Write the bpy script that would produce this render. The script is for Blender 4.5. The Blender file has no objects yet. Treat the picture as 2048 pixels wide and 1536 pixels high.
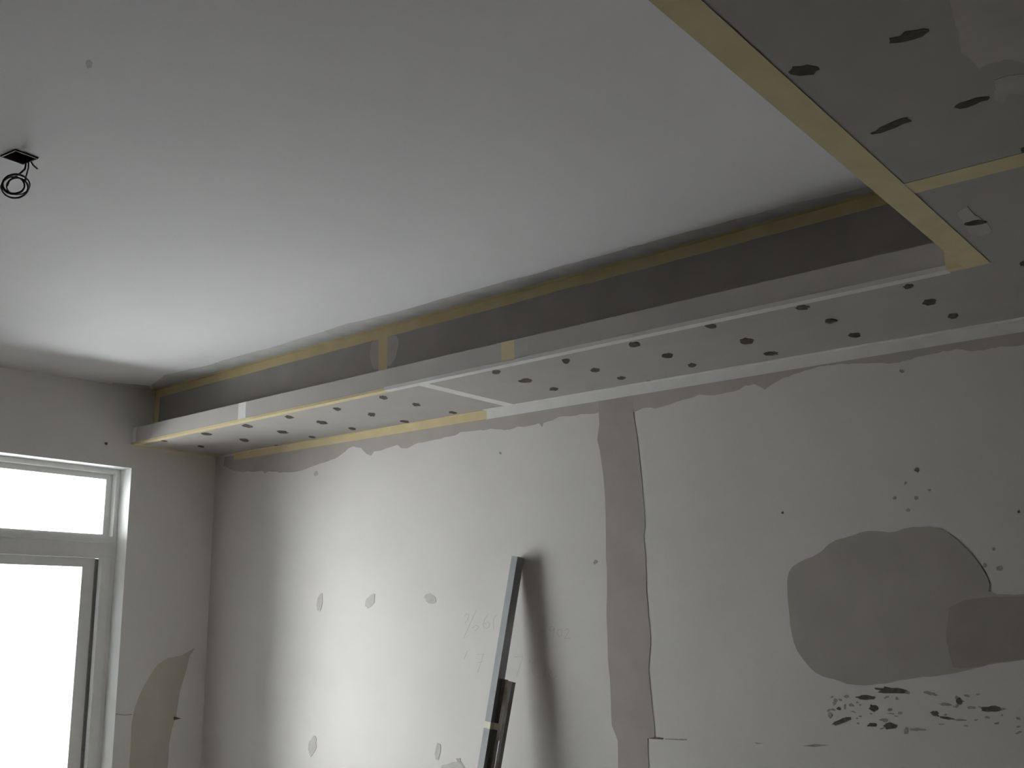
import bpy, bmesh, math, random
from mathutils import Vector as V
from mathutils.geometry import tessellate_polygon

random.seed(7)
S = bpy.context.scene
COL = S.collection

# ------------------------------------------------------------------ camera
FPX, YAW, PITCH, ROLL = 2096.45, 0.670416, 0.225783, -0.016205
EYE = V((4.84734, -3.46911, 1.5))
_F = V((-math.sin(YAW) * math.cos(PITCH), math.cos(YAW) * math.cos(PITCH), math.sin(PITCH)))
_R0 = V((math.cos(YAW), math.sin(YAW), 0)); _U0 = _R0.cross(_F)
_R = _R0 * math.cos(ROLL) + _U0 * math.sin(ROLL)
_U = _U0 * math.cos(ROLL) - _R0 * math.sin(ROLL)
cam = bpy.data.objects.new('camera', bpy.data.cameras.new('camera'))
COL.objects.link(cam)
cam.data.sensor_fit = 'HORIZONTAL'; cam.data.sensor_width = 36.0
cam.data.lens = FPX / 2048 * 36.0
cam.data.clip_start = 0.02
from mathutils import Matrix
cam.matrix_world = Matrix(((_R.x, _U.x, -_F.x, EYE.x), (_R.y, _U.y, -_F.y, EYE.y), (_R.z, _U.z, -_F.z, EYE.z), (0, 0, 0, 1)))
S.camera = cam

# ------------------------------------------------------------------ sky, exposure
SKY = 21.0
wd = bpy.data.worlds.new('overcast_sky'); S.world = wd; wd.use_nodes = True
bg = wd.node_tree.nodes['Background']
bg.inputs['Color'].default_value = (0.965, 0.98, 1.0, 1); bg.inputs['Strength'].default_value = SKY
S.view_settings.view_transform = 'Standard'; S.view_settings.look = 'None'
S.view_settings.gamma = 1.0; S.view_settings.use_curve_mapping = False
S.view_settings.exposure = 0.0
S.cycles.max_bounces = 16; S.cycles.diffuse_bounces = 10; S.cycles.transparent_max_bounces = 12
S.cycles.use_denoising = True

# ------------------------------------------------------------------ measures (metres)
SK = -0.03267                       # the window wall stands slightly out of square: x = SK*y
ZS, ZST = 2.43227, -0.006257        # underside of the bulkheads
D0, DT = 0.5296, 0.03043            # bulkhead depth and its taper
L0, LT = 0.08613, -0.00069          # height of the front lip
D2 = 0.40593                        # back of the cove
XN = 4.1458                         # front of the crossing bulkhead
H0, TX, TY = 2.75, 0.00958, 0.03394
XE, YE = 6.4, -5.0                  # far ends of the room behind the camera
zb = lambda x: ZS + ZST * x
ly = lambda x: -(D0 + DT * x)
zl = lambda x: zb(x) + L0 + LT * x
zc = lambda x, y: H0 + TX * x + TY * y

# ------------------------------------------------------------------ a point of the photo carried on to a real plane
def ray(px, py):
    return _F + _R * ((px - 1024) / FPX) - _U * ((py - 768) / FPX)
def hit(px, py, n, c):
    d = ray(px, py); n = V(n)
    return EYE + d * ((c - n.dot(EYE)) / n.dot(d))
NW = V((0, -1, 0)); NS = V((ZST, 0, -1)).normalized(); NL = V((-DT, -1, 0)).normalized()
NC = V((TX, TY, -1)).normalized(); NX = V((1, -SK, 0)).normalized(); NB = V((0, -1, 0))
wall = lambda x, y: hit(x, y, (0, 1, 0), 0)
sof = lambda x, y: hit(x, y, (-ZST, 0, 1), ZS)
lip = lambda x, y: hit(x, y, (DT, 1, 0), -D0)
back = lambda x, y: hit(x, y, (0, 1, 0), -D2)
ceil = lambda x, y: hit(x, y, (-TX, -TY, 1), H0)
win = lambda x, y: hit(x, y, (1, -SK, 0), 0)
def wp(y, z, off=0.0):              # a point of the window wall, off metres into the room
    return V((SK * y, y, z)) + NX * off

# ------------------------------------------------------------------ materials
def mat(name, rgb, rough=0.9, var=0.06, scale=9.0, bump=0.0, bscale=160.0, metal=0.0, tint=None, detail=5.0, spec=0.25):
    m = bpy.data.materials.new(name); m.use_nodes = True
    nt = m.node_tree; b = nt.nodes['Principled BSDF']
    b.inputs['Roughness'].default_value = rough; b.inputs['Metallic'].default_value = metal
    b.inputs['Specular IOR Level'].default_value = spec
    tc = nt.nodes.new('ShaderNodeTexCoord')
    if var > 0:
        n = nt.nodes.new('ShaderNodeTexNoise'); n.inputs['Scale'].default_value = scale; n.inputs['Detail'].default_value = detail
        nt.links.new(tc.outputs['Object'], n.inputs['Vector'])
        r = nt.nodes.new('ShaderNodeValToRGB')
        r.color_ramp.elements[0].position = 0.32; r.color_ramp.elements[1].position = 0.68
        t = tint or rgb
        r.color_ramp.elements[0].color = (*[min(1, c * (1 - var)) for c in t], 1)
        r.color_ramp.elements[1].color = (*[min(1, c * (1 + var)) for c in rgb], 1)
        nt.links.new(n.outputs['Fac'], r.inputs['Fac']); nt.links.new(r.outputs['Color'], b.inputs['Base Color'])
    else:
        b.inputs['Base Color'].default_value = (*rgb, 1)
    if bump > 0:
        n2 = nt.nodes.new('ShaderNodeTexNoise'); n2.inputs['Scale'].default_value = bscale; n2.inputs['Detail'].default_value = 4
        nt.links.new(tc.outputs['Object'], n2.inputs['Vector'])
        bp = nt.nodes.new('ShaderNodeBump'); bp.inputs['Strength'].default_value = bump; bp.inputs['Distance'].default_value = 0.002
        nt.links.new(n2.outputs['Fac'], bp.inputs['Height']); nt.links.new(bp.outputs['Normal'], b.inputs['Normal'])
    return m

M = dict(
    wall=mat('painted_plaster', (0.71, 0.675, 0.655), var=0.035, scale=2.5, bump=0.12),
    sidewall=mat('window_wall_paint', (0.88, 0.87, 0.85), var=0.02, scale=3, bump=0.12),  # white paint lightened to stand in for missing bounce light
    farwall=mat('darkened_far_wall', (0.07, 0.063, 0.045), var=0.08, scale=3, bump=0.3),  # unseen walls, coloured near black to cut the bounce light
    ceiling=mat('ceiling_paint', (0.74, 0.72, 0.735), var=0.025, scale=2, bump=0.06),
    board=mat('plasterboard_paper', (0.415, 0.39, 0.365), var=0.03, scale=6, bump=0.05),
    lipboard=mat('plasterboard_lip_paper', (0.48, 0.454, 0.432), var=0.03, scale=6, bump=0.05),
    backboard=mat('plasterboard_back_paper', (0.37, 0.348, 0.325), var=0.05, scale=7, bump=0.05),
    cream=mat('cream_joint_tape', (0.67, 0.575, 0.35), var=0.05, scale=14),
    white=mat('skimmed_joint_tape', (0.75, 0.73, 0.715), var=0.04, scale=14),
    filler=mat('fresh_filler', (0.46, 0.42, 0.39), var=0.06, scale=8, bump=0.25, bscale=60),
    stripe=mat('chase_filler', (0.435, 0.385, 0.37), var=0.06, scale=7, bump=0.2, bscale=50),
    filler2=mat('damp_filler', (0.42, 0.39, 0.335), var=0.05, scale=6, bump=0.2, bscale=50),
    filler3=mat('second_coat_filler', (0.35, 0.32, 0.27), var=0.05, scale=9, bump=0.2, bscale=50),
    dab=mat('pale_filler_dab', (0.54, 0.515, 0.49), var=0.08, scale=30),
    sidefiller=mat('olive_filler', (0.57, 0.55, 0.48), var=0.05, scale=6, bump=0.2, bscale=50),
    smear=mat('thin_filler_smear', (0.49, 0.46, 0.43), var=0.08, scale=12),
    ceilsmear=mat('ceiling_filler_smear', (0.56, 0.54, 0.53), var=0.08, scale=12),
    undersmear=mat('bulkhead_filler_smear', (0.44, 0.41, 0.38), var=0.1, scale=12),
    spot=mat('rust_proof_paint', (0.085, 0.072, 0.062), var=0.3, scale=60),
    soot=mat('soot', (0.135, 0.118, 0.098), var=0.3, scale=80),
    faint=mat('faint_soot', (0.37, 0.345, 0.305), var=0.2, scale=60),
    pencil=mat('pencil_lead', (0.56, 0.54, 0.53), var=0.0),
    alu=mat('window_aluminium', (0.90, 0.90, 0.89), rough=0.45, var=0.02, scale=20, spec=0.5),
    gapstrip=mat('gap_strip', (0.50, 0.50, 0.50), var=0.1, scale=80),  # darker than the frame, for the strip in the gap by the sash
    reveal=mat('white_reveal_plaster', (0.86, 0.855, 0.84), var=0.03, scale=9),
    bar=mat('mill_aluminium', (0.33, 0.335, 0.345), rough=0.5, var=0.06, scale=18, metal=0.15, spec=0.5),
    darkbar=mat('shaded_metal', (0.17, 0.155, 0.145), rough=0.5, var=0.25, scale=20),  # dark base stands in for the channel's shaded inside; the rail shares it
    channel=mat('dusty_channel', (0.86, 0.85, 0.82), rough=0.5, var=0.05, scale=9, tint=(0.40, 0.30, 0.25), detail=8),
    masking=mat('masking_tape', (0.86, 0.83, 0.70), var=0.04, scale=30),
    cable=mat('cable_sheath', (0.12, 0.10, 0.115), rough=0.5, var=0.25, scale=90),
    boxdark=mat('outlet_box_plastic', (0.07, 0.06, 0.055), rough=0.6, var=0.3, scale=40),
    floor=mat('bare_screed', (0.27, 0.25, 0.215), var=0.12, scale=2.5, bump=0.3, bscale=40),
    bounceslab=mat('pale_bounce_slab', (0.80, 0.80, 0.81), var=0.08, scale=1.5),  # kept pale so the added slab outside lights the ceiling
)
def glass_mat():
    m = bpy.data.materials.new('window_glass'); m.use_nodes = True; nt = m.node_tree
    for n in list(nt.nodes): nt.nodes.remove(n)
    o = nt.nodes.new('ShaderNodeOutputMaterial'); mx = nt.nodes.new('ShaderNodeMixShader')
    t = nt.nodes.new('ShaderNodeBsdfTransparent'); t.inputs['Color'].default_value = (0.96, 0.98, 0.97, 1)
    g = nt.nodes.new('ShaderNodeBsdfGlossy'); g.inputs['Roughness'].default_value = 0.03
    f = nt.nodes.new('ShaderNodeFresnel'); f.inputs['IOR'].default_value = 1.35
    nt.links.new(f.outputs['Fac'], mx.inputs['Fac']); nt.links.new(t.outputs['BSDF'], mx.inputs[1])
    nt.links.new(g.outputs['BSDF'], mx.inputs[2]); nt.links.new(mx.outputs['Shader'], o.inputs['Surface'])
    return m
M['glass'] = glass_mat()

# ------------------------------------------------------------------ mesh helpers
def obj(name, bm, m, parent=None, smooth=False, **props):
    bmesh.ops.recalc_face_normals(bm, faces=bm.faces)
    me = bpy.data.meshes.new(name); bm.to_mesh(me); bm.free()
    me.materials.append(M[m])
    if smooth:
        for p in me.polygons: p.use_smooth = True
    o = bpy.data.objects.new(name, me); COL.objects.link(o)
    if parent: o.parent = parent
    for k, v in props.items(): o[k] = v
    return o
def empty(name, loc=(0, 0, 0), **props):
    o = bpy.data.objects.new(name, None); COL.objects.link(o); o.empty_display_size = 0.1
    o.location = loc
    for k, v in props.items(): o[k] = v
    return o
def prism(bm, pts, d):
    """polygon pts pushed along vector d"""
    a = [bm.verts.new(p) for p in pts]; b = [bm.verts.new(p + d) for p in pts]
    bm.faces.new(a); bm.faces.new(b[::-1])
    n = len(pts)
    for i in range(n): bm.faces.new((a[i], b[i], b[(i + 1) % n], a[(i + 1) % n]))
def board(pts, d):
    bm = bmesh.new(); prism(bm, pts, d); return bm
def box(bm, lo, hi):
    pts = [V((lo[0], lo[1], lo[2])), V((hi[0], lo[1], lo[2])), V((hi[0], hi[1], lo[2])), V((lo[0], hi[1], lo[2]))]
    prism(bm, pts, V((0, 0, hi[2] - lo[2])))
def hole_slab(bm, outer, inner, d):
    """a slab with one hole: outer and inner have the same number of corners"""
    n = len(outer)
    A = [bm.verts.new(p) for p in outer]; B = [bm.verts.new(p) for p in inner]
    A2 = [bm.verts.new(p + d) for p in outer]; B2 = [bm.verts.new(p + d) for p in inner]
    for i in range(n):
        j = (i + 1) % n
        bm.faces.new((A[i], A[j], B[j], B[i])); bm.faces.new((A2[j], A2[i], B2[i], B2[j]))
        bm.faces.new((A[j], A[i], A2[i], A2[j])); bm.faces.new((B[i], B[j], B2[j], B2[i]))
def ragged(pts, amp, step=14):
    """px outline resampled with small irregularities"""
    out = []
    n = len(pts)
    for i in range(n):
        a = pts[i]; b = pts[(i + 1) % n]
        L = math.hypot(b[0] - a[0], b[1] - a[1]); k = max(1, int(L / step))
        for j in range(k):
            t = j / k; w = amp if j else amp * 0.3
            out.append((a[0] + (b[0] - a[0]) * t + random.uniform(-w, w), a[1] + (b[1] - a[1]) * t + random.uniform(-w, w)))
    return out
def rounded(pts):                   # one pass of corner cutting
    out = []
    for i, a in enumerate(pts):
        b = pts[(i + 1) % len(pts)]
        out += [(a[0] * .75 + b[0] * .25, a[1] * .75 + b[1] * .25), (a[0] * .25 + b[0] * .75, a[1] * .25 + b[1] * .75)]
    return out
def rough_edge(pts, amp=1.3, step=8):
    out = []
    for a, b in zip(pts[:-1], pts[1:]):
        k = max(1, int(math.hypot(b[0] - a[0], b[1] - a[1]) / step))
        for j in range(k):
            out.append((a[0] + (b[0] - a[0]) * j / k, a[1] + (b[1] - a[1]) * j / k + random.uniform(-amp, amp)))
    return out + [pts[-1]]
def blob(cx, cy, hw, hh, rot=0.0, jag=0.18, n=16, skew=0.0):
    out = []
    c, s = math.cos(rot), math.sin(rot)
    for i in range(n):
        a = 2 * math.pi * i / n; r = 1 + random.uniform(-jag, jag)
        x = hw * math.cos(a) * r; y = hh * math.sin(a) * r + skew * math.cos(a) * hw
        out.append((cx + x * c - y * s, cy + x * s + y * c))
    return out
def patch(name, outline, plane, nrm, th, m, parent, lift=0.0, **props):
    """a thin skin of filler, paint or soot lying on a surface"""
    pts = [plane(*p) + nrm * (lift - 0.0004) for p in outline]
    bm = bmesh.new(); d = nrm * (th + 0.0004)
    a = [bm.verts.new(p) for p in pts]; b = [bm.verts.new(p + d) for p in pts]
    for i, j, k in tessellate_polygon([[V((x, y, 0)) for x, y in outline]]):
        bm.faces.new((b[i], b[j], b[k])); bm.faces.new((a[k], a[j], a[i]))
    n = len(pts)
    for i in range(n): bm.faces.new((a[i], a[(i + 1) % n], b[(i + 1) % n], b[i]))
    return obj(name, bm, m, parent, **props)
def strip(name, parts, m, parent, th=0.0009, **props):
    """paper tape: one or two long quads (pts, normal) with real thickness"""
    bm = bmesh.new()
    for pts, nrm in parts: prism(bm, [p - nrm * 0.0004 for p in pts], nrm * (th + 0.0004))
    return obj(name, bm, m, parent, **props)
def tube(bm, pts, r, n=6, close=False):
    rings = []
    N = len(pts); prev = None
    for i, p in enumerate(pts):
        a = pts[i - 1] if i else p; b = pts[i + 1] if i < N - 1 else p
        t = (b - a).normalized()
        ref = prev if prev is not None else (V((0, 0, 1)) if abs(t.z) < 0.9 else V((1, 0, 0)))
        u = (ref - t * ref.dot(t))
        if u.length < 1e-5: u = t.orthogonal()
        u.normalize(); prev = u; w = t.cross(u)
        rings.append([bm.verts.new(p + (u * math.cos(2 * math.pi * k / n) + w * math.sin(2 * math.pi * k / n)) * r) for k in range(n)])
    for i in range(N - 1):
        for k in range(n):
            bm.faces.new((rings[i][k], rings[i][(k + 1) % n], rings[i + 1][(k + 1) % n], rings[i + 1][k]))
    bm.faces.new(rings[0][::-1]); bm.faces.new(rings[-1])

# ------------------------------------------------------------------ the room
ST = dict(kind='structure')
bm = bmesh.new(); box(bm, (-0.3, YE - 0.2, -0.2), (XE + 0.2, 0.2, 0.0))
floor = obj('floor', bm, 'floor', label='bare grey screed floor of the unfinished room', **ST)

WTOP = 3.0
bm = bmesh.new(); box(bm, (-0.3, 0.0, 0.0), (XE + 0.2, 0.2, WTOP))
wall_right = obj('wall_right', bm, 'wall', label='white plaster wall with grey filler patches and a leaning straightedge', **ST)
bm = bmesh.new(); box(bm, (XE, YE - 0.2, 0.0), (XE + 0.2, 0.0, WTOP))
obj('wall_front', bm, 'farwall', label='plain wall behind the camera, facing the window', **ST)
bm = bmesh.new(); box(bm, (-0.3, YE - 0.2, 0.0), (XE, YE, WTOP))
obj('wall_back', bm, 'farwall', label='plain wall opposite the patched white wall', **ST)

# window wall with its opening
WY0, WY1, WZ0, WZ1 = -0.518, -1.45, 0.03, 2.3125
WT = 0.24
bm = bmesh.new()
hole_slab(bm, [wp(0.0, 0), wp(YE, 0), wp(YE, WTOP), wp(0.0, WTOP)],
          [wp(WY0, WZ0), wp(WY1, WZ0), wp(WY1, WZ1), wp(WY0, WZ1)], -NX * WT)
wall_left = obj('wall_left', bm, 'sidewall', label='pale window wall at the left with a dark filler patch beside the frame', **ST)

# ceiling, with the square hole of the light outlet
oc = ceil(39, 313)
e1 = (ceil(76, 317) - ceil(27, 299)).normalized(); e2 = NC.cross(e1).normalized()
HB = 0.033
hc = [oc + e1 * a * HB + e2 * b * HB for a, b in ((1, 1), (-1, 1), (-1, -1), (1, -1))]
cp = lambda x, y: V((x, y, zc(x, y)))
outer = [cp(-0.1, YE - .1), cp(XE + .1, YE - .1), cp(XE + .1, 0.1), cp(-0.1, 0.1)]
ring = []                           # start the outer ring at the corner that matches the hole's first corner
for h in hc: ring.append(min(outer, key=lambda p: -((p - oc).normalized().dot((h - oc).normalized()))))
bm = bmesh.new()
if len({tuple(p) for p in ring}) == 4:
    hole_slab(bm, ring, hc, V((0, 0, 0.2)))
else:
    prism(bm, outer, V((0, 0, 0.2)))
ceiling = obj('ceiling', bm, 'ceiling', label='white painted ceiling above the bulkheads', **ST)

# outside: unseen balcony slab, added and sized to bounce light on to the ceiling
bm = bmesh.new(); box(bm, (-1.55, -4.0, -0.14), (-0.3, 0.2, -0.02))
obj('bounce_slab', bm, 'bounceslab', label='unseen pale balcony slab added outside the window to bounce light', **ST)

# ------------------------------------------------------------------ window
w1 = empty('window_1', wp(-1.25, 0.03, -0.13), label='white aluminium window with a fixed top light over sliding glass', **ST)
def rel(bm_, parent):               # shift mesh into its parent's frame
    bmesh.ops.translate(bm_, verts=bm_.verts, vec=-parent.matrix_world.translation if False else -parent.location); return bm_
def wbar(bm, y0, y1, z0, z1, f, b):
    prism(bm, [wp(y0, z0, f), wp(y1, z0, f), wp(y1, z1, f), wp(y0, z1, f)], NX * (b - f))
def wring(bm, y0, y1, z0, z1, t, f, b, t2=None, t3=None):
    """rectangular frame ring: t = stile width, t2 = head, t3 = sill"""
    t2 = t if t2 is None else t2; t3 = t2 if t3 is None else t3
    hole_slab(bm, [wp(y0, z0, f), wp(y1, z0, f), wp(y1, z1, f), wp(y0, z1, f)],
              [wp(y0 - t, z0 + t3, f), wp(y1 + t, z0 + t3, f), wp(y1 + t, z1 - t2, f), wp(y0 - t, z1 - t2, f)], NX * (b - f))
def wobj(name, bm, m, parent=w1, **p):
    rel(bm, w1); return obj(name, bm, m, parent, **p)
# white plaster returns of the opening belong to the wall
bm = bmesh.new()
for q in ([(WY0, WZ0), (WY0, WZ1)], [(WY0, WZ1), (WY1, WZ1)], [(WY1, WZ1), (WY1, WZ0)]):
    (ya, za), (yb, zb_) = q
    n = V((0, -1, 0)) if ya == yb == WY0 else (V((0, 1, 0)) if ya == yb else V((0, 0, -1)))
    prism(bm, [wp(ya, za, 0.0005), wp(yb, zb_, 0.0005), wp(yb, zb_, -0.09), wp(ya, za, -0.09)], n * 0.0012)
obj('reveal', bm, 'reveal', wall_left, label='white plaster return of the window opening')
bm = bmesh.new(); wring(bm, WY0 - .001, WY1 + .001, WZ0, WZ1 - .001, 0.0235, -0.09, -0.19, 0.0235, 0.05)
wobj('frame', bm, 'alu')
for s, (a, b) in enumerate(((WY0, WY0 - 0.0755), (WY1 + 0.0755, WY1))):   # deeper side tracks beside the sliding glass
    bm = bmesh.new(); wbar(bm, a - (.0235 if s == 0 else 0), b + (0 if s == 0 else -.0235), 0.08, 1.858, -0.0905, -0.118); wobj('side_track', bm, 'alu')
bm = bmesh.new(); wbar(bm, WY0 - .0235, WY1 + .0235, 1.858, 1.968, -0.0885, -0.19)
wbar(bm, WY0 - .0235, WY1 + .0235, 1.935, 1.948, -0.0845, -0.0885)
wobj('transom', bm, 'alu')
for a, b in ((WY0 - .0235, WY1 + .0235),):
    bm = bmesh.new(); wring(bm, a, b, 1.968, WZ1 - .0245, 0.036, -0.125, -0.16, 0.029, 0.012)
    f = wobj('fixed_light', bm, 'alu')
    bm = bmesh.new(); wbar(bm, a - .03, b + .03, 1.975, WZ1 - .045, -0.140, -0.146); wobj('pane', bm, 'glass', f)
for a, b, off in ((-0.607, -1.39, -0.128),):
    bm = bmesh.new(); wring(bm, a, b, 0.082, 1.872, 0.066, off, off - 0.026, 0.058, 0.09)
    f = wobj('sash', bm, 'alu')
    bm = bmesh.new(); wbar(bm, a - .06, b + .06, 0.16, 1.82, off - 0.010, off - 0.016); wobj('pane', bm, 'glass', f)
bm = bmesh.new(); wbar(bm, -0.5425, -0.616, 0.082, 1.857, -0.140, -0.150); wobj('gap_strip', bm, 'gapstrip', label='dark strip in the gap beside the sliding sash')

# marks on the window wall
low = [(344, 1457), (338, 1488), (333, 1560), (330, 1700), (262, 1700), (258, 1560), (263, 1450)]
patch('filler_patch', ragged([(390, 1296), (379, 1312), (370, 1349), (359, 1387), (352, 1433)] + low +
      [(269, 1419), (279, 1391), (297, 1356), (314, 1331), (335, 1316), (362, 1311)], 0.8, 16),
      win, NX, 0.0012, 'sidefiller', wall_left, label='dark grey filler patch beside the window frame')
patch('nail_hole', blob(212, 887, 3.2, 3.0), win, NX, 0.001, 'soot', wall_left)
patch('scratch', [(347, 1433), (362, 1437), (347, 1440)], win, NX, 0.002, 'soot', wall_left)
patch('crack', [(231, 1427), (248, 1429), (264, 1428), (264, 1430), (248, 1431), (231, 1429)], win, NX, 0.0006, 'dab', wall_left)

# ------------------------------------------------------------------ marks on the white wall
P = lambda n, o, m, th=0.001, **k: patch(n, o, wall, NW, th, m, wall_right, **k)
edge = [(447, 930), (466, 941), (486, 944), (505, 943), (526, 941), (530, 946), (536, 943), (560, 945), (577, 946), (595, 944),
        (614, 938), (640, 928), (662, 921), (678, 912), (690, 904), (697, 897), (706, 893), (722, 897), (733, 907), (742, 910),
        (748, 903), (762, 901), (782, 895), (795, 890), (803, 897), (815, 896), (828, 890), (845, 884), (858, 882), (872, 880),
        (900, 873), (912, 869), (921, 863), (940, 863), (968, 860), (982, 857), (1000, 859), (1008, 861), (1020, 858), (1035, 852),
        (1048, 853), (1062, 850), (1078, 847), (1084, 854), (1087, 846), (1105, 842), (1118, 834), (1140, 832), (1152, 830),
        (1170, 827), (1196, 826)]
edge2 = [(1268, 824), (1285, 815), (1310, 816), (1330, 811), (1352, 804), (1368, 799), (1388, 794), (1398, 789), (1420, 791),
         (1450, 786), (1478, 780), (1490, 772), (1508, 769), (1515, 771), (1530, 779), (1548, 766), (1562, 758), (1585, 750),
         (1610, 742), (1640, 732), (1680, 728), (1740, 727), (1790, 726), (1830, 716), (1870, 706), (1910, 699), (1950, 702),
         (2000, 694), (2048, 690), (2140, 676)]
top2 = [(2140, 610), (1700, 694), (1300, 764)]
P('filler_band', rough_edge(edge) + [(1196, 782), (1000, 822), (700, 871), (450, 914)], 'filler', 0.0011, label='rough grey filler band under the cream part of the bulkhead tape')
P('filler_band', [(1196, 824), (1196, 782)] + top2[::-1] + rough_edge(edge2[::-1]), 'filler', 0.0010, label='rough grey filler band under the white part of the bulkhead tape')
strp = [(1197, 785), (1264, 772), (1266, 818), (1269, 840), (1272, 860), (1279, 915), (1284, 960), (1289, 1020), (1291, 1055), (1287, 1072),
        (1292, 1130), (1293, 1180), (1297, 1230), (1302, 1290), (1300, 1305), (1297, 1340), (1303, 1400), (1309, 1450), (1310, 1474), (1296, 1477), (1299, 1560),
        (1302, 1760), (1240, 1760), (1237, 1560), (1236, 1482), (1230, 1466), (1224, 1450), (1221, 1380), (1216, 1310), (1213, 1230), (1214, 1170),
        (1212, 1080), (1211, 1010), (1207, 950), (1200, 900), (1195, 880), (1196, 865), (1199, 850), (1198, 830)]
P('filler_stripe', ragged(strp, 0.9, 18), 'stripe', 0.0012, label='tall vertical grey filler stripe over a chased cable')
big = [(1575, 1149), (1589, 1128), (1637, 1109), (1664, 1082), (1699, 1073), (1728, 1062), (1757, 1062), (1786, 1066), (1815, 1054), (1873, 1053),
       (1910, 1074), (1939, 1103), (1960, 1128), (1980, 1165), (1976, 1188), (2048, 1190), (2150, 1178), (2150, 1310), (2048, 1320), (1989, 1327), (1939, 1339),
       (1898, 1349), (1811, 1358), (1757, 1370), (1699, 1370), (1674, 1360), (1637, 1351), (1612, 1327), (1589, 1293), (1581, 1252), (1575, 1190)]
P('filler_patch', ragged(rounded(big), 0.9, 12), 'filler2', 0.0014, label='large rounded grey filler patch')
P('filler_patch', ragged([(1897, 1215), (1930, 1200), (1976, 1194), (2048, 1192), (2150, 1180), (2150, 1308), (2048, 1318), (1989, 1325), (1939, 1336), (1905, 1335), (1893, 1280)], 1.2, 14),
  'filler3', 0.0006, lift=0.0015, label='darker second coat at the right of the large patch')
for cx, cy, hw, hh, r in ((640, 1204, 5.5, 18, 0.12), (741, 1202, 8, 16, 0.35), (861, 1197, 13, 9, 0.45), (625, 1492, 7.5, 19, 0.15),
                          (876, 1503, 5.5, 16, 0.12)):
    P('filler_dab', blob(cx, cy, hw, hh, r), 'dab', 0.0012)
P('filler_dab', ragged([(880, 1540), (885, 1530), (897, 1528), (905, 1524), (917, 1524), (925, 1532), (930, 1560), (905, 1580), (884, 1570)], 1.2, 6), 'dab', 0.0012)
P('filler_dab', ragged([(912, 1517), (921, 1516), (922, 1523), (930, 1535), (926, 1538), (916, 1526)], 0.8, 6), 'filler', 0.001)
P('filler_dab', blob(632, 947, 4, 5, 0.3), 'dab', 0.001)
# soot and scrapes under the large patch
for cx, cy, hw, hh, r, m in ((1783, 1381, 32, 6.5, 0.08, 'soot'), (1732, 1395, 21, 4.5, 0.0, 'soot'), (1670, 1404, 4, 8, 0.3, 'faint'),
                             (1678, 1417, 4, 3, 0, 'soot'), (1690, 1413, 2.2, 6, 0, 'faint'), (1702, 1410, 4, 3, 0, 'faint'), (1693, 1393, 5, 3, 0, 'faint'),
                             (1748, 1416, 10, 7, 0.5, 'soot'), (1794, 1397, 4, 3, 0, 'faint'), (1780, 1419, 5, 3, 0, 'faint'),
                             (1870, 1427, 9, 5, 0.5, 'soot'), (1892, 1436, 16, 2.4, 0.12, 'soot'), (1920, 1440, 13, 2.0, 0.05, 'faint'),
                             (1686, 1441, 20, 4.2, -0.36, 'soot'), (1744, 1450, 11, 3.6, 0, 'soot'), (1768, 1440, 8, 3.5, 0.2, 'faint'), (1779, 1452, 13, 7, 0.1, 'soot'),
                             (1812, 1462, 4, 7, 0.2, 'faint'), (1835, 1459, 18, 3, 0, 'faint'), (1862, 1387, 16, 3.2, 0.25, 'faint'),
                             (1918, 1402, 5, 7, -0.5, 'soot'), (1913, 1395, 4, 3, 0, 'faint'), (1892, 1409, 14, 2.8, 0.1, 'faint'), (1914, 1412, 3, 4, 0, 'faint'), (1944, 1415, 8, 3, 0, 'faint'),
                             (1983, 1418, 20, 6, -0.05, 'soot'), (2004, 1418, 8, 2.2, 0, 'faint'), (1800, 1426, 5, 3, 0, 'faint'), (1815, 1385, 6, 3, 0, 'faint'),
                             (1660, 1430, 4, 5, 0, 'faint')):
    P('soot_mark', blob(cx, cy, hw, hh, r, jag=0.3), m, 0.0008)
for k in range(34):
    cx = random.choice((random.uniform(1655, 1720), random.uniform(1720, 1850), random.uniform(1840, 1965), random.uniform(1960, 2040)))
    cy = random.uniform(1385, 1462) + (cx - 1850) * 0.02
    P('soot_mark', blob(cx, cy, random.uniform(2, 7), random.uniform(1.2, 2.4), random.uniform(-.5, .4), jag=0.35, n=9), 'faint', 0.0007)
for cx, cy, r, m in ((1834, 940, 5, 'soot'), (1859, 980, 3.2, 'faint'), (1811, 966, 3, 'faint'), (1789, 996, 3, 'faint'), (1833, 996, 4, 'faint'), (1816, 1020, 4, 'faint'),
                     (1565, 1025, 2.6, 'soot'), (2038, 1023, 3, 'soot'), (1988, 1098, 3, 'faint'), (2000, 1136, 6, 'faint'), (1970, 1130, 4, 'faint'),
                     (1191, 1124, 3.8, 'faint'), (1803, 742, 4, 'faint'), (1001, 906, 2.5, 'faint')):
    P('spatter_spot', blob(cx, cy, r, r, jag=0.35, n=10), m, 0.0008)
P('crack', [(1296, 1474), (1312, 1474), (1328, 1476), (1326, 1479), (1310, 1478), (1296, 1477)], 'soot', 0.0006)
P('crack', [(1330, 1477), (1374, 1478), (1374, 1481), (1330, 1479)], 'faint', 0.0006)
P('crack', [(1510, 1485), (1530, 1487), (1512, 1488)], 'faint', 0.0006)
P('crack', [(1605, 1492), (1630, 1488), (1660, 1490), (1630, 1494)], 'faint', 0.0006)
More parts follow.
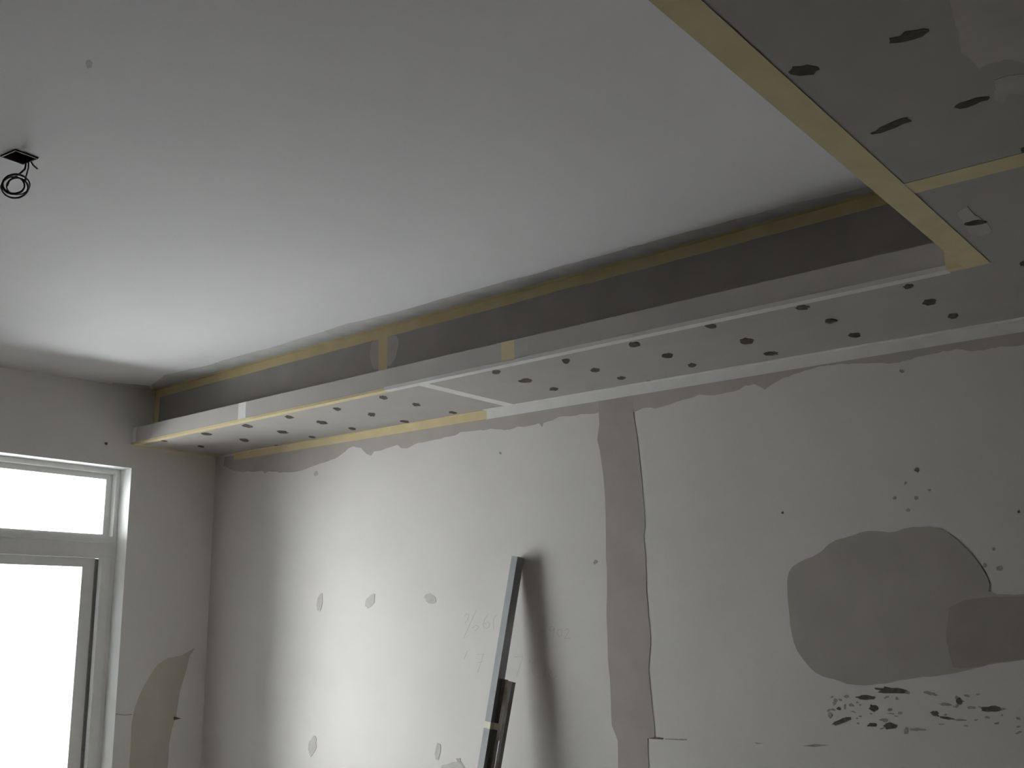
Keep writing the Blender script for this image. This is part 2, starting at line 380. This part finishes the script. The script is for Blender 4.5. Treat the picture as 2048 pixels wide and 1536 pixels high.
# pencilled figures
def stroke(pts, w=1.1):
    bm = bmesh.new()
    for (a, b) in zip(pts[:-1], pts[1:]):
        dx, dy = b[0] - a[0], b[1] - a[1]; L = math.hypot(dx, dy) or 1; ox, oy = -dy / L * w / 2, dx / L * w / 2
        prism(bm, [wall(a[0] + ox, a[1] + oy), wall(b[0] + ox, b[1] + oy), wall(b[0] - ox, b[1] - oy), wall(a[0] - ox, a[1] - oy)], NW * 0.0003)
    return bm
figures = [
    [[(952, 1221), (941, 1246), (927, 1276)], [(930, 1246), (936, 1238), (938, 1230), (933, 1227), (929, 1233)], [(944, 1256), (952, 1250), (958, 1254), (950, 1262)]],   # one half
    [[(976, 1228), (969, 1239), (966, 1250), (970, 1257), (977, 1255), (980, 1248), (975, 1244), (968, 1248)]],      # 6
    [[(994, 1230), (987, 1236), (987, 1258)]],                                                                     # 1
    [[(1082, 1262), (1092, 1262)]],
    [[(1108, 1254), (1101, 1253), (1099, 1260), (1105, 1263), (1109, 1255), (1106, 1274)]],                         # 9
    [[(1118, 1258), (1114, 1265), (1117, 1273), (1123, 1271), (1124, 1261), (1118, 1258)]],                         # 0
    [[(1129, 1262), (1135, 1257), (1138, 1263), (1129, 1277), (1141, 1276)]],                                       # 2
    [[(935, 1301), (928, 1319)]],
    [[(953, 1309), (967, 1308), (962, 1324), (955, 1346)], [(955, 1325), (965, 1324)]],                             # 7
    [[(1013, 1325), (1014, 1348)]],
    [[(1028, 1314), (1046, 1313), (1040, 1331), (1033, 1354)]],                                                    # 7
    [[(1060, 1318), (1059, 1325), (1068, 1326)], [(1064, 1340), (1068, 1352)]],
    [[(1092, 1338), (1086, 1356)], [(1104, 1342), (1097, 1350), (1105, 1360), (1113, 1352)]],
]
for fig in figures:
    bm = bmesh.new()
    for st in fig:
        b2 = stroke(st); me = bpy.data.meshes.new('t'); b2.to_mesh(me); b2.free(); bm.from_mesh(me); bpy.data.meshes.remove(me)
    obj('pencil_figure', bm, 'pencil', wall_right)

# ------------------------------------------------------------------ bulkhead along the white wall
bk = empty('bulkhead', (2.1, -0.3, ZS), label='long plasterboard bulkhead with an open cove along the white wall', category='bulkhead')
nb = empty('bulkhead', (5.2, -2.6, ZS), label='wide dropped bulkhead overhead at the right, crossing the room with a cream taped front edge', category='bulkhead')
def part(o):
    """keep the part where it was built while hanging under its thing"""
    p = o.parent
    off = V((0, 0, 0))
    while p is not None: off += p.location; p = p.parent
    o.data.transform(Matrix.Translation(-off)); return o
TH = 0.012
xq = lambda y: SK * y               # face of the window wall
XJ = (sof(850, 765).x + sof(1035, 818).x) / 2
def bpan(x0, x1, y0a, y0b, y1a, y1b):
    return board([V((x0, y0a, zb(x0))), V((x1, y0b, zb(x1))), V((x1, y1b, zb(x1))), V((x0, y1a, zb(x0)))], V((0, 0, TH)))
panels = []
for k, (a, b) in enumerate(((0.0, XJ - 0.0008), (XJ + 0.0008, XN))):
    if k == 0:
        bm = board([V((0, 0, zb(0))), V((b, 0, zb(b))), V((b, ly(b), zb(b))), V((xq(ly(0)), ly(0), zb(0)))], V((0, 0, TH)))
    else: bm = bpan(a, b, 0, 0, ly(a), ly(b))
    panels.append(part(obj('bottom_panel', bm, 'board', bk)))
xl1 = lip(484, 820).x; xl2 = lip(1016, 700).x
for a, b in ((xq(ly(0)), xl1), (xl1, xl2), (xl2, XN - .0005)):
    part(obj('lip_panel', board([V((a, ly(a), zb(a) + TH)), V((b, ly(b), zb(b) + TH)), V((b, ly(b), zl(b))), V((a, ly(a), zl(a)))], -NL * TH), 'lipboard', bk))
xb1 = back(766, 700).x
for a, b in ((xq(-D2), xb1), (xb1, 2.9), (2.9, XN)):
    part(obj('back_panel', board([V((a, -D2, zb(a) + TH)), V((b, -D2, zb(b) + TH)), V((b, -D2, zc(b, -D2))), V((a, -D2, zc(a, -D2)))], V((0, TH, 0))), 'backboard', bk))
# crossing bulkhead: three boards, front lip and cove back
YJ = -1.272
for y0, y1 in ((0.0, YJ + .0008), (YJ - .0008, -2.49), (-2.4916, -3.7), (-3.7016, YE)):
    panels.append(part(obj('bottom_panel', bpan(XN, XE, y0, y0, y1, y1), 'board', nb)))
a, b = ly(XN), YE
xf = XN + .0011
part(obj('lip_panel', board([V((xf, a, zb(XN) + TH)), V((xf, b, zb(XN) + TH)), V((xf, b, zl(XN))), V((xf, a, zl(XN)))], V((TH, 0, 0))), 'lipboard', nb))
xk = XN + .125
part(obj('back_panel', board([V((XN, -D2, zb(XN) + TH)), V((xk, -D2, zb(xk) + TH)), V((xk, -D2, zc(xk, -D2))), V((XN, -D2, zc(XN, -D2)))], V((0, TH, 0))), 'backboard', nb))
part(obj('back_panel', board([V((XN + .125, -D2 - .001, zb(XN) + TH)), V((XN + .125, b, zb(XN) + TH)), V((XN + .125, b, zc(XN + .125, b))), V((XN + .125, -D2 - .001, zc(XN + .125, -D2)))], V((TH, 0, 0))), 'backboard', nb))

# paper tapes -------------------------------------------------
def tp(parent, quads, m, th=0.0009, **k): return part(strip('joint_tape', quads, m, parent, th, **k))
def edge_tape(x0, x1, up, inn, m, **k):      # bent over the lower edge of the lip
    lp = lambda x, z: V((x, ly(x), zb(x) + z)); bp = lambda x, d: V((x, ly(x) + d, zb(x)))
    tp(bk, [([lp(x0, -.0009), lp(x1, -.0009), lp(x1, up), lp(x0, up)], NL), ([bp(x0, -.0009), bp(x1, -.0009), bp(x1, inn), bp(x0, inn)], NS)], m, **k)
xm = lip(768, 780).x
edge_tape(xq(ly(0)), xm, 0.010, 0.034, 'cream', label='cream tape along the bulkhead edge near the window')
xa = lip(1893, 536).x
edge_tape(xm, xa, 0.013, 0.034, 'white', label='white skimmed tape along the bulkhead edge')
def wall_tape(x0, x1, dn, out, m, own=None, **k):      # bent into the corner of wall and bulkhead
    tp(own or bk, [([V((x0, 0, zb(x0) - dn)), V((x1, 0, zb(x1) - dn)), V((x1, 0, zb(x1))), V((x0, 0, zb(x0)))], NW),
            ([V((x0, 0, zb(x0))), V((x1, 0, zb(x1))), V((x1, -out, zb(x1))), V((x0, -out, zb(x0)))], NS)], m, 0.0021, **k)
xw = wall(974, 832).x; x0 = wall(468, 915).x
wall_tape(x0, xw, 0.038, 0.012, 'cream', label='cream tape in the corner of wall and bulkhead')
wall_tape(xw, XN, 0.040, 0.030, 'white', label='white skimmed tape in the corner of wall and bulkhead')
wall_tape(XN, XE - .01, 0.040, 0.030, 'white', own=nb, label='white skimmed tape in the corner of wall and dropped bulkhead')
# along the window wall
tp(bk, [([V((xq(0), -0.0, zb(0))), V((xq(ly(0)), ly(0), zb(0))), V((xq(ly(0)) + .035, ly(0), zb(0))), V((.05, 0.0, zb(0)))], NS)], 'cream', label='cream tape where the bulkhead meets the window wall')
# cross joint of the long bulkhead
j0, j1 = sof(850, 766), sof(1035, 818)
tp(bk, [([V((XJ - .026, -.012, zb(XJ))), V((XJ + .026, -.012, zb(XJ))), V((XJ + .026, ly(XJ) + .02, zb(XJ))), V((XJ - .026, ly(XJ) + .02, zb(XJ)))], NS)], 'white', label='white tape across the joint of two bottom panels')
# on the lip
for px, w, m, lab in ((264, 0.040, 'white', 'white tape on the lip beside the window wall'), (484, 0.058, 'white', 'white tape on a lip joint'), (1016, 0.062, 'cream', 'cream tape on a lip joint')):
    xc = lip(px, 885 - 0.2123 * (px - 265) - 12).x
    a, b = (xq(ly(0)), xq(ly(0)) + w) if px == 264 else (xc - w / 2, xc + w / 2)
    tp(bk, [([V((a, ly(a), zb(a) + .01)), V((b, ly(b), zb(b) + .01)), V((b, ly(b), zl(b))), V((a, ly(a), zl(a)))], NL)], m if px != 264 else 'reveal', label=lab)
    if px == 1016:
        a2, b2 = b, b + .07
        part(patch('filler_smear', ragged([(1028, 683), (1046, 678), (1057, 680), (1056, 703), (1040, 713), (1028, 716)], 1, 8), lip, NL, .0006, 'smear', bk))
a = lip(1889, 515).x
tp(bk, [([V((a, ly(a), zb(a) - .0009)), V((XN, ly(XN), zb(XN) - .0009)), V((XN, ly(XN), zl(XN))), V((a, ly(a), zl(a)))], NL),
        ([V((a, ly(a), zb(a))), V((XN, ly(XN), zb(XN))), V((XN, ly(XN) + .022, zb(XN))), V((a, ly(a) + .022, zb(a)))], NS)], 'cream', label='cream tape in the inner corner of the two bulkheads')
part(patch('filler_smear', ragged([(1889, 508), (1878, 512), (1868, 522), (1874, 532), (1892, 532)], 1, 7), lip, NL, .0006, 'smear', bk))
# in the cove: along the ceiling and down the back
CT, CB = 0.030, 0.042
a, b = xq(-D2) + .004, XN
tp(bk, [([V((a, -D2, zc(a, -D2) - CB)), V((b, -D2, zc(b, -D2) - CB)), V((b, -D2, zc(b, -D2))), V((a, -D2, zc(a, -D2)))], NB),
        ([V((a, -D2, zc(a, -D2))), V((b, -D2, zc(b, -D2))), V((b, -D2 - CT, zc(b, -D2 - CT))), V((a, -D2 - CT, zc(a, -D2 - CT)))], NC)], 'cream', label='cream tape where the cove meets the ceiling')
a = xq(-D2)
for a, b, lab in ((a + .001, a + .042, 'cream upright tape in the cove corner at the window wall'), (xb1 - .027, xb1 + .027, 'cream upright tape on a cove joint')):
    tp(bk, [([V((a, -D2, zb(a) + .02)), V((b, -D2, zb(b) + .02)), V((b, -D2, zc(b, -D2) - .03)), V((a, -D2, zc(a, -D2) - .03))], NB)], 'cream', .0012, label=lab)
part(patch('filler_smear', ragged([(742, 688), (752, 676), (778, 670), (794, 672), (797, 690), (792, 715), (780, 732), (748, 738), (741, 715)], 1.5, 9), back, NB, .0006, 'smear', bk))
# grey filler feathered on to the ceiling above that tape
sm = [(302, 772), (330, 750), (400, 735), (470, 714), (540, 696), (620, 671), (700, 646), (780, 628), (860, 605), (950, 580), (1040, 556), (1130, 530), (1220, 507),
      (1310, 482), (1400, 458), (1490, 434), (1580, 410), (1670, 389), (1742, 372), (1775, 385), (1500, 460), (1100, 567), (700, 675), (312, 781)]
patch('filler_smear', ragged(sm, 1.2, 22), ceil, NC, 0.0005, 'ceilsmear', ceiling, label='grey filler feathered along the cove tape')
patch('filler_smear', ragged([(225, 765), (262, 768), (300, 772), (302, 790), (290, 788), (255, 780), (222, 774)], 1, 9), ceil, NC, 0.0005, 'ceilsmear', ceiling)

# crossing bulkhead tapes
tq = lambda x, y: V((x, y, zb(x)))
y0, y1 = ly(XN) + .012, YE
xf = XN + .0011
tp(nb, [([V((xf, y0 - .02, zb(XN) + TH)), V((xf, y1, zb(XN) + TH)), V((xf, y1, zb(XN) + .036)), V((xf, y0 - .02, zb(XN) + .036))], V((-1, 0, 0))),
        ([tq(XN, y0 + .012), tq(XN, y1), tq(XN + .052, y1), tq(XN + .066, y0 + .004)], NS)], 'cream', .0011, label='cream tape along the front edge of the dropped bulkhead')
tp(nb, [([tq(XN + .04, YJ - .034), tq(XE, YJ - .034), tq(XE, YJ + .034), tq(XN + .04, YJ + .034)], NS)], 'cream', label='pale cream tape across the dropped bulkhead')
# smears on the dropped bulkhead
def bsm(o, m='undersmear', th=.0007, **k): return part(patch('filler_smear', o, sof, NS, th, m, nb, **k))
bsm(ragged([(1893, -20), (1906, 30), (1919, 70), (1922, 105), (1945, 122), (1958, 137), (1975, 128), (2010, 118), (2048, 125), (2120, 130), (2120, -20)], 2, 10), 'smear', label='pale filler smear at the far right overhead')
bsm(ragged([(1990, 160), (2020, 150), (2060, 148), (2060, 190), (2020, 186), (2008, 205), (1990, 200)], 2, 8), 'smear')
bsm(ragged([(1915, 425), (1935, 412), (1950, 430), (1975, 445), (1982, 462), (1965, 472), (1940, 468)], 1.5, 8), 'smear')

# screw spots: dabs of dark rust-proof paint, part of the panel each one sits on
def spot(cx, cy, hw, hh, sl=0.1, jag=0.2):
    p = sof(cx, cy)
    pan = (panels[0] if p.x < XJ else panels[1]) if p.x < XN else (panels[2] if p.y > YJ else panels[3])
    o = patch('screw_spot', blob(cx, cy, hw, hh, 0, jag, 14, sl), sof, NS, 0.0008, 'spot', pan)
    part(o)
L = [(413, 868, 10, 2.6), (328, 882, 6, 1.6), (402, 893, 7, 2), (495, 852, 10.5, 3), (579, 834, 8.5, 3.2), (674, 818, 7.5, 3.2), (767, 795, 8.5, 3.6), (488, 880, 10, 2.8),
     (565, 864, 10.5, 2.8), (644, 845, 11, 3), (743, 829, 8, 3.6), (832, 809, 8, 3.2), (624, 874, 7, 2), (704, 857, 8.5, 2.4), (810, 843, 9, 2.2), (906, 825, 8, 2.4), (555, 892, 6, 1.6), (822, 851, 4, 1.3)]
for a in L: spot(*a, sl=0.14)
Rr = [(992, 744, 9, 3.8), (1052, 761, 14, 4), (1132, 722, 8, 4.6), (1190, 740, 10, 4.4), (1108, 778, 9.5, 3.2), (1269, 689, 12, 5), (1243, 756, 8, 3.4), (1335, 711, 11, 5), (1299, 763, 6, 1.8),
      (1384, 730, 9, 3.8), (1422, 652, 11, 5), (1406, 746, 7, 2.4), (1494, 682, 14, 6), (1542, 707, 14, 4), (1548, 705, 5, 2)]
for a in Rr: spot(*a, sl=-0.02)
for a in [(1605, 615, 14, 5), (1661, 642, 12, 4.6), (1709, 670, 12, 4.6), (1817, 573, 10, 4.4), (1859, 604, 15, 6.5), (1906, 632, 11, 5.5), (2046, 527, 7, 5)]: spot(*a, sl=-0.06)
for a in [(1820, 72, 40, 9.5, -0.25), (1607, 141, 30, 11, -0.1), (1943, 205, 33, 7, -0.3), (1782, 251, 39, 8, -0.38), (1950, 445, 20, 5, -0.12), (2047, 300, 5, 5, 0)]: spot(*a)

# ------------------------------------------------------------------ cable coil hanging from the ceiling outlet
cc = empty('cable_coil', oc, label='dark cable coil hanging from an open outlet box in the white ceiling', category='cable')
bm = bmesh.new()
fr = lambda a, b, d: oc + e1 * a + e2 * b + NC * d
w = HB - .0012
for (a0, b0), (a1, b1) in (((-w, -w), (w, -w)), ((w, -w), (w, w)), ((w, w), (-w, w)), ((-w, w), (-w, -w))):
    n = (V((a0, b0, 0)) + V((a1, b1, 0))) * -0.5; n.normalize(); ii = (e1 * n.x + e2 * n.y) * .003
    prism(bm, [fr(a0, b0, .004), fr(a1, b1, .004), fr(a1, b1, -.055), fr(a0, b0, -.055)], ii)
prism(bm, [fr(-w, -w, -.052), fr(w, -w, -.052), fr(w, w, -.052), fr(-w, w, -.052)], -NC * .003)
part(obj('outlet_box', bm, 'boxdark', cc))
def at_depth(px, py, q):            # the point on that sight line as far off as q
    d = ray(px, py); return EYE + d * ((q - EYE).dot(_F) / d.dot(_F))
p0 = ceil(57, 322)
ctr = at_depth(31, 372, p0); rx = (at_depth(60, 372, p0) - ctr); rz = (at_depth(31, 349, p0) - ctr)
tilt = (EYE - ctr).normalized()
pts = []
N = 190; turns = 5.0
for i in range(N):
    t = i / (N - 1); a = math.radians(35) + 2 * math.pi * turns * t
    k = 0.82 + 0.21 * math.sin(2 * math.pi * t * 3.4 + 1.0) + random.uniform(-.008, .008)
    pts.append(ctr + rx * (k * math.cos(a)) + rz * (k * math.sin(a) * (1 + .05 * math.sin(7 * t))) + tilt * (0.010 * math.sin(a + 0.6) + 0.006 * math.sin(2 * math.pi * t * 3.3)))
up = [fr(.018, -.012, -.045), ceil(57, 322) , at_depth(57, 335, p0), at_depth(53, 350, p0), at_depth(49, 362, p0)]
bm = bmesh.new(); tube(bm, up + pts, 0.0020, 7); part(obj('cable', bm, 'cable', cc, smooth=True))
bm = bmesh.new(); tube(bm, [fr(.010, -.010, -.045), ceil(52, 325), at_depth(50, 338, p0), at_depth(40, 347, p0), at_depth(29, 354, p0), at_depth(18, 362, p0), at_depth(14, 372, p0)], 0.0026, 7)
part(obj('cable', bm, 'cable', cc, smooth=True))
bm = bmesh.new(); tube(bm, [fr(.022, -.004, -.045), ceil(61, 322), at_depth(66, 330, p0), at_depth(75, 338, p0)], 0.0022, 7)
part(obj('wire_end', bm, 'cable', cc, smooth=True))
patch('stain', blob(178, 128, 7, 8, 0.3), ceil, NC, 0.0006, 'dab', ceiling)

# ------------------------------------------------------------------ straightedge leaning on the white wall
BW, BD = 0.031, 0.044
T = hit(1035, 1113, (0, 1, 0), -BD - .002)
fy = -0.24
r1, r2 = ray(1035, 1113), ray(967, 1536); nn = r1.cross(r2)
fx = EYE.x - (nn.y * (fy - EYE.y) + nn.z * (0 - EYE.z)) / nn.x
Fo = V((fx, fy, 0.002)); u = (T - Fo).normalized(); LEN = (T - Fo).length
wv = V((1, 0, 0)); wv = (wv - u * wv.dot(u)).normalized(); dv = wv.cross(u)          # wv to the right, dv towards the wall
if dv.y < 0: dv = -dv
se = empty('straightedge', Fo, label='long grey aluminium straightedge with a taped-on channel, leaning against the white wall', category='straightedge')
se['label'] = 'long grey aluminium straightedge leaning against the white wall, a shorter channel taped to it'
# local frame: right-front edge of the bar runs Fo -> T
q = lambda s, a, b: Fo + u * s + wv * a + dv * b
def rod(name, prof, s0, s1, m, **k):
    bm = bmesh.new(); prism(bm, [q(s0, a, b) for a, b in prof], u * (s1 - s0))
    return part(obj(name, bm, m, se, **k))
def tubeprof(a0, a1, b0, b1, t):
    return [(a0, b0), (a1, b0), (a1, b1), (a0, b1)], [(a0 + t, b0 + t), (a1 - t, b0 + t), (a1 - t, b1 - t), (a0 + t, b1 - t)]
o_, i_ = tubeprof(-BW, 0, 0, BD, .0022)
bm = bmesh.new(); hole_slab(bm, [q(0.012, *p) for p in o_], [q(0.012, *p) for p in i_], u * (LEN - .012))
part(obj('bar', bm, 'bar', se))
sc = LEN * (1 - 0.0)                # find where the channel starts along the bar: image height 1356
def s_at(py):
    lo, hi = 0.0, LEN
    for _ in range(50):
        mid = (lo + hi) / 2; X = Fo + u * mid - EYE
        y = 768 - FPX * X.dot(_U) / X.dot(_F)
        if y > py: lo = mid
        else: hi = mid
    return lo
sc = s_at(1357)
CD = 0.022; b0 = BD - CD; c0 = 0.0006
rod('channel', [(c0, b0), (c0 + .018, b0), (c0 + .018, BD), (c0, BD)], 0.012, sc, 'darkbar', label='shorter strip taped beside the bar, coloured dark as the shaded inside of the channel')
k0, k1 = .021, .045                 # the thin rail opens away from the bar towards its top
bm = bmesh.new()
A_ = [bm.verts.new(q(0.012, k0 + a, b)) for a, b in ((0, b0), (.013, b0), (.013, BD), (0, BD))]
B_ = [bm.verts.new(q(sc - .004, k1 + a, b)) for a, b in ((0, b0), (.013, b0), (.013, BD), (0, BD))]
bm.faces.new(A_[::-1]); bm.faces.new(B_)
for i in range(4): bm.faces.new((A_[i], A_[(i + 1) % 4], B_[(i + 1) % 4], B_[i]))
part(obj('rail', bm, 'darkbar', se, label='thin rail held off the bar by a packing piece'))
s0, s1 = s_at(1478), sc - .003
ka = lambda s: k0 + (k1 - k0) * (s - .012) / (sc - .016)
bm = bmesh.new()
A_ = [bm.verts.new(q(s0, a, b)) for a, b in ((.0186, b0 + .004), (ka(s0), b0 + .004), (ka(s0), BD), (.0186, BD))]
B_ = [bm.verts.new(q(s1, a, b)) for a, b in ((.0186, b0 + .004), (ka(s1) - .004, b0 + .004), (ka(s1) - .004, BD), (.0186, BD))]
bm.faces.new(A_[::-1]); bm.faces.new(B_)
for i in range(4): bm.faces.new((A_[i], A_[(i + 1) % 4], B_[(i + 1) % 4], B_[i]))
part(obj('packing_piece', bm, 'channel', se, label='dirty brown and white packing piece'))
st = s_at(1452)
bm = bmesh.new(); g = .0009
tw = [(-BW - g, -g), (g, -g), (g, b0 - g), (.027, b0 - g), (.027, BD + g), (-BW - g, BD + g)]
prism(bm, [q(st - .012, a, b) for a, b in tw], u * .026)
part(obj('tape_wrap', bm, 'masking', se, label='cream masking tape wrapped round bar and channel'))
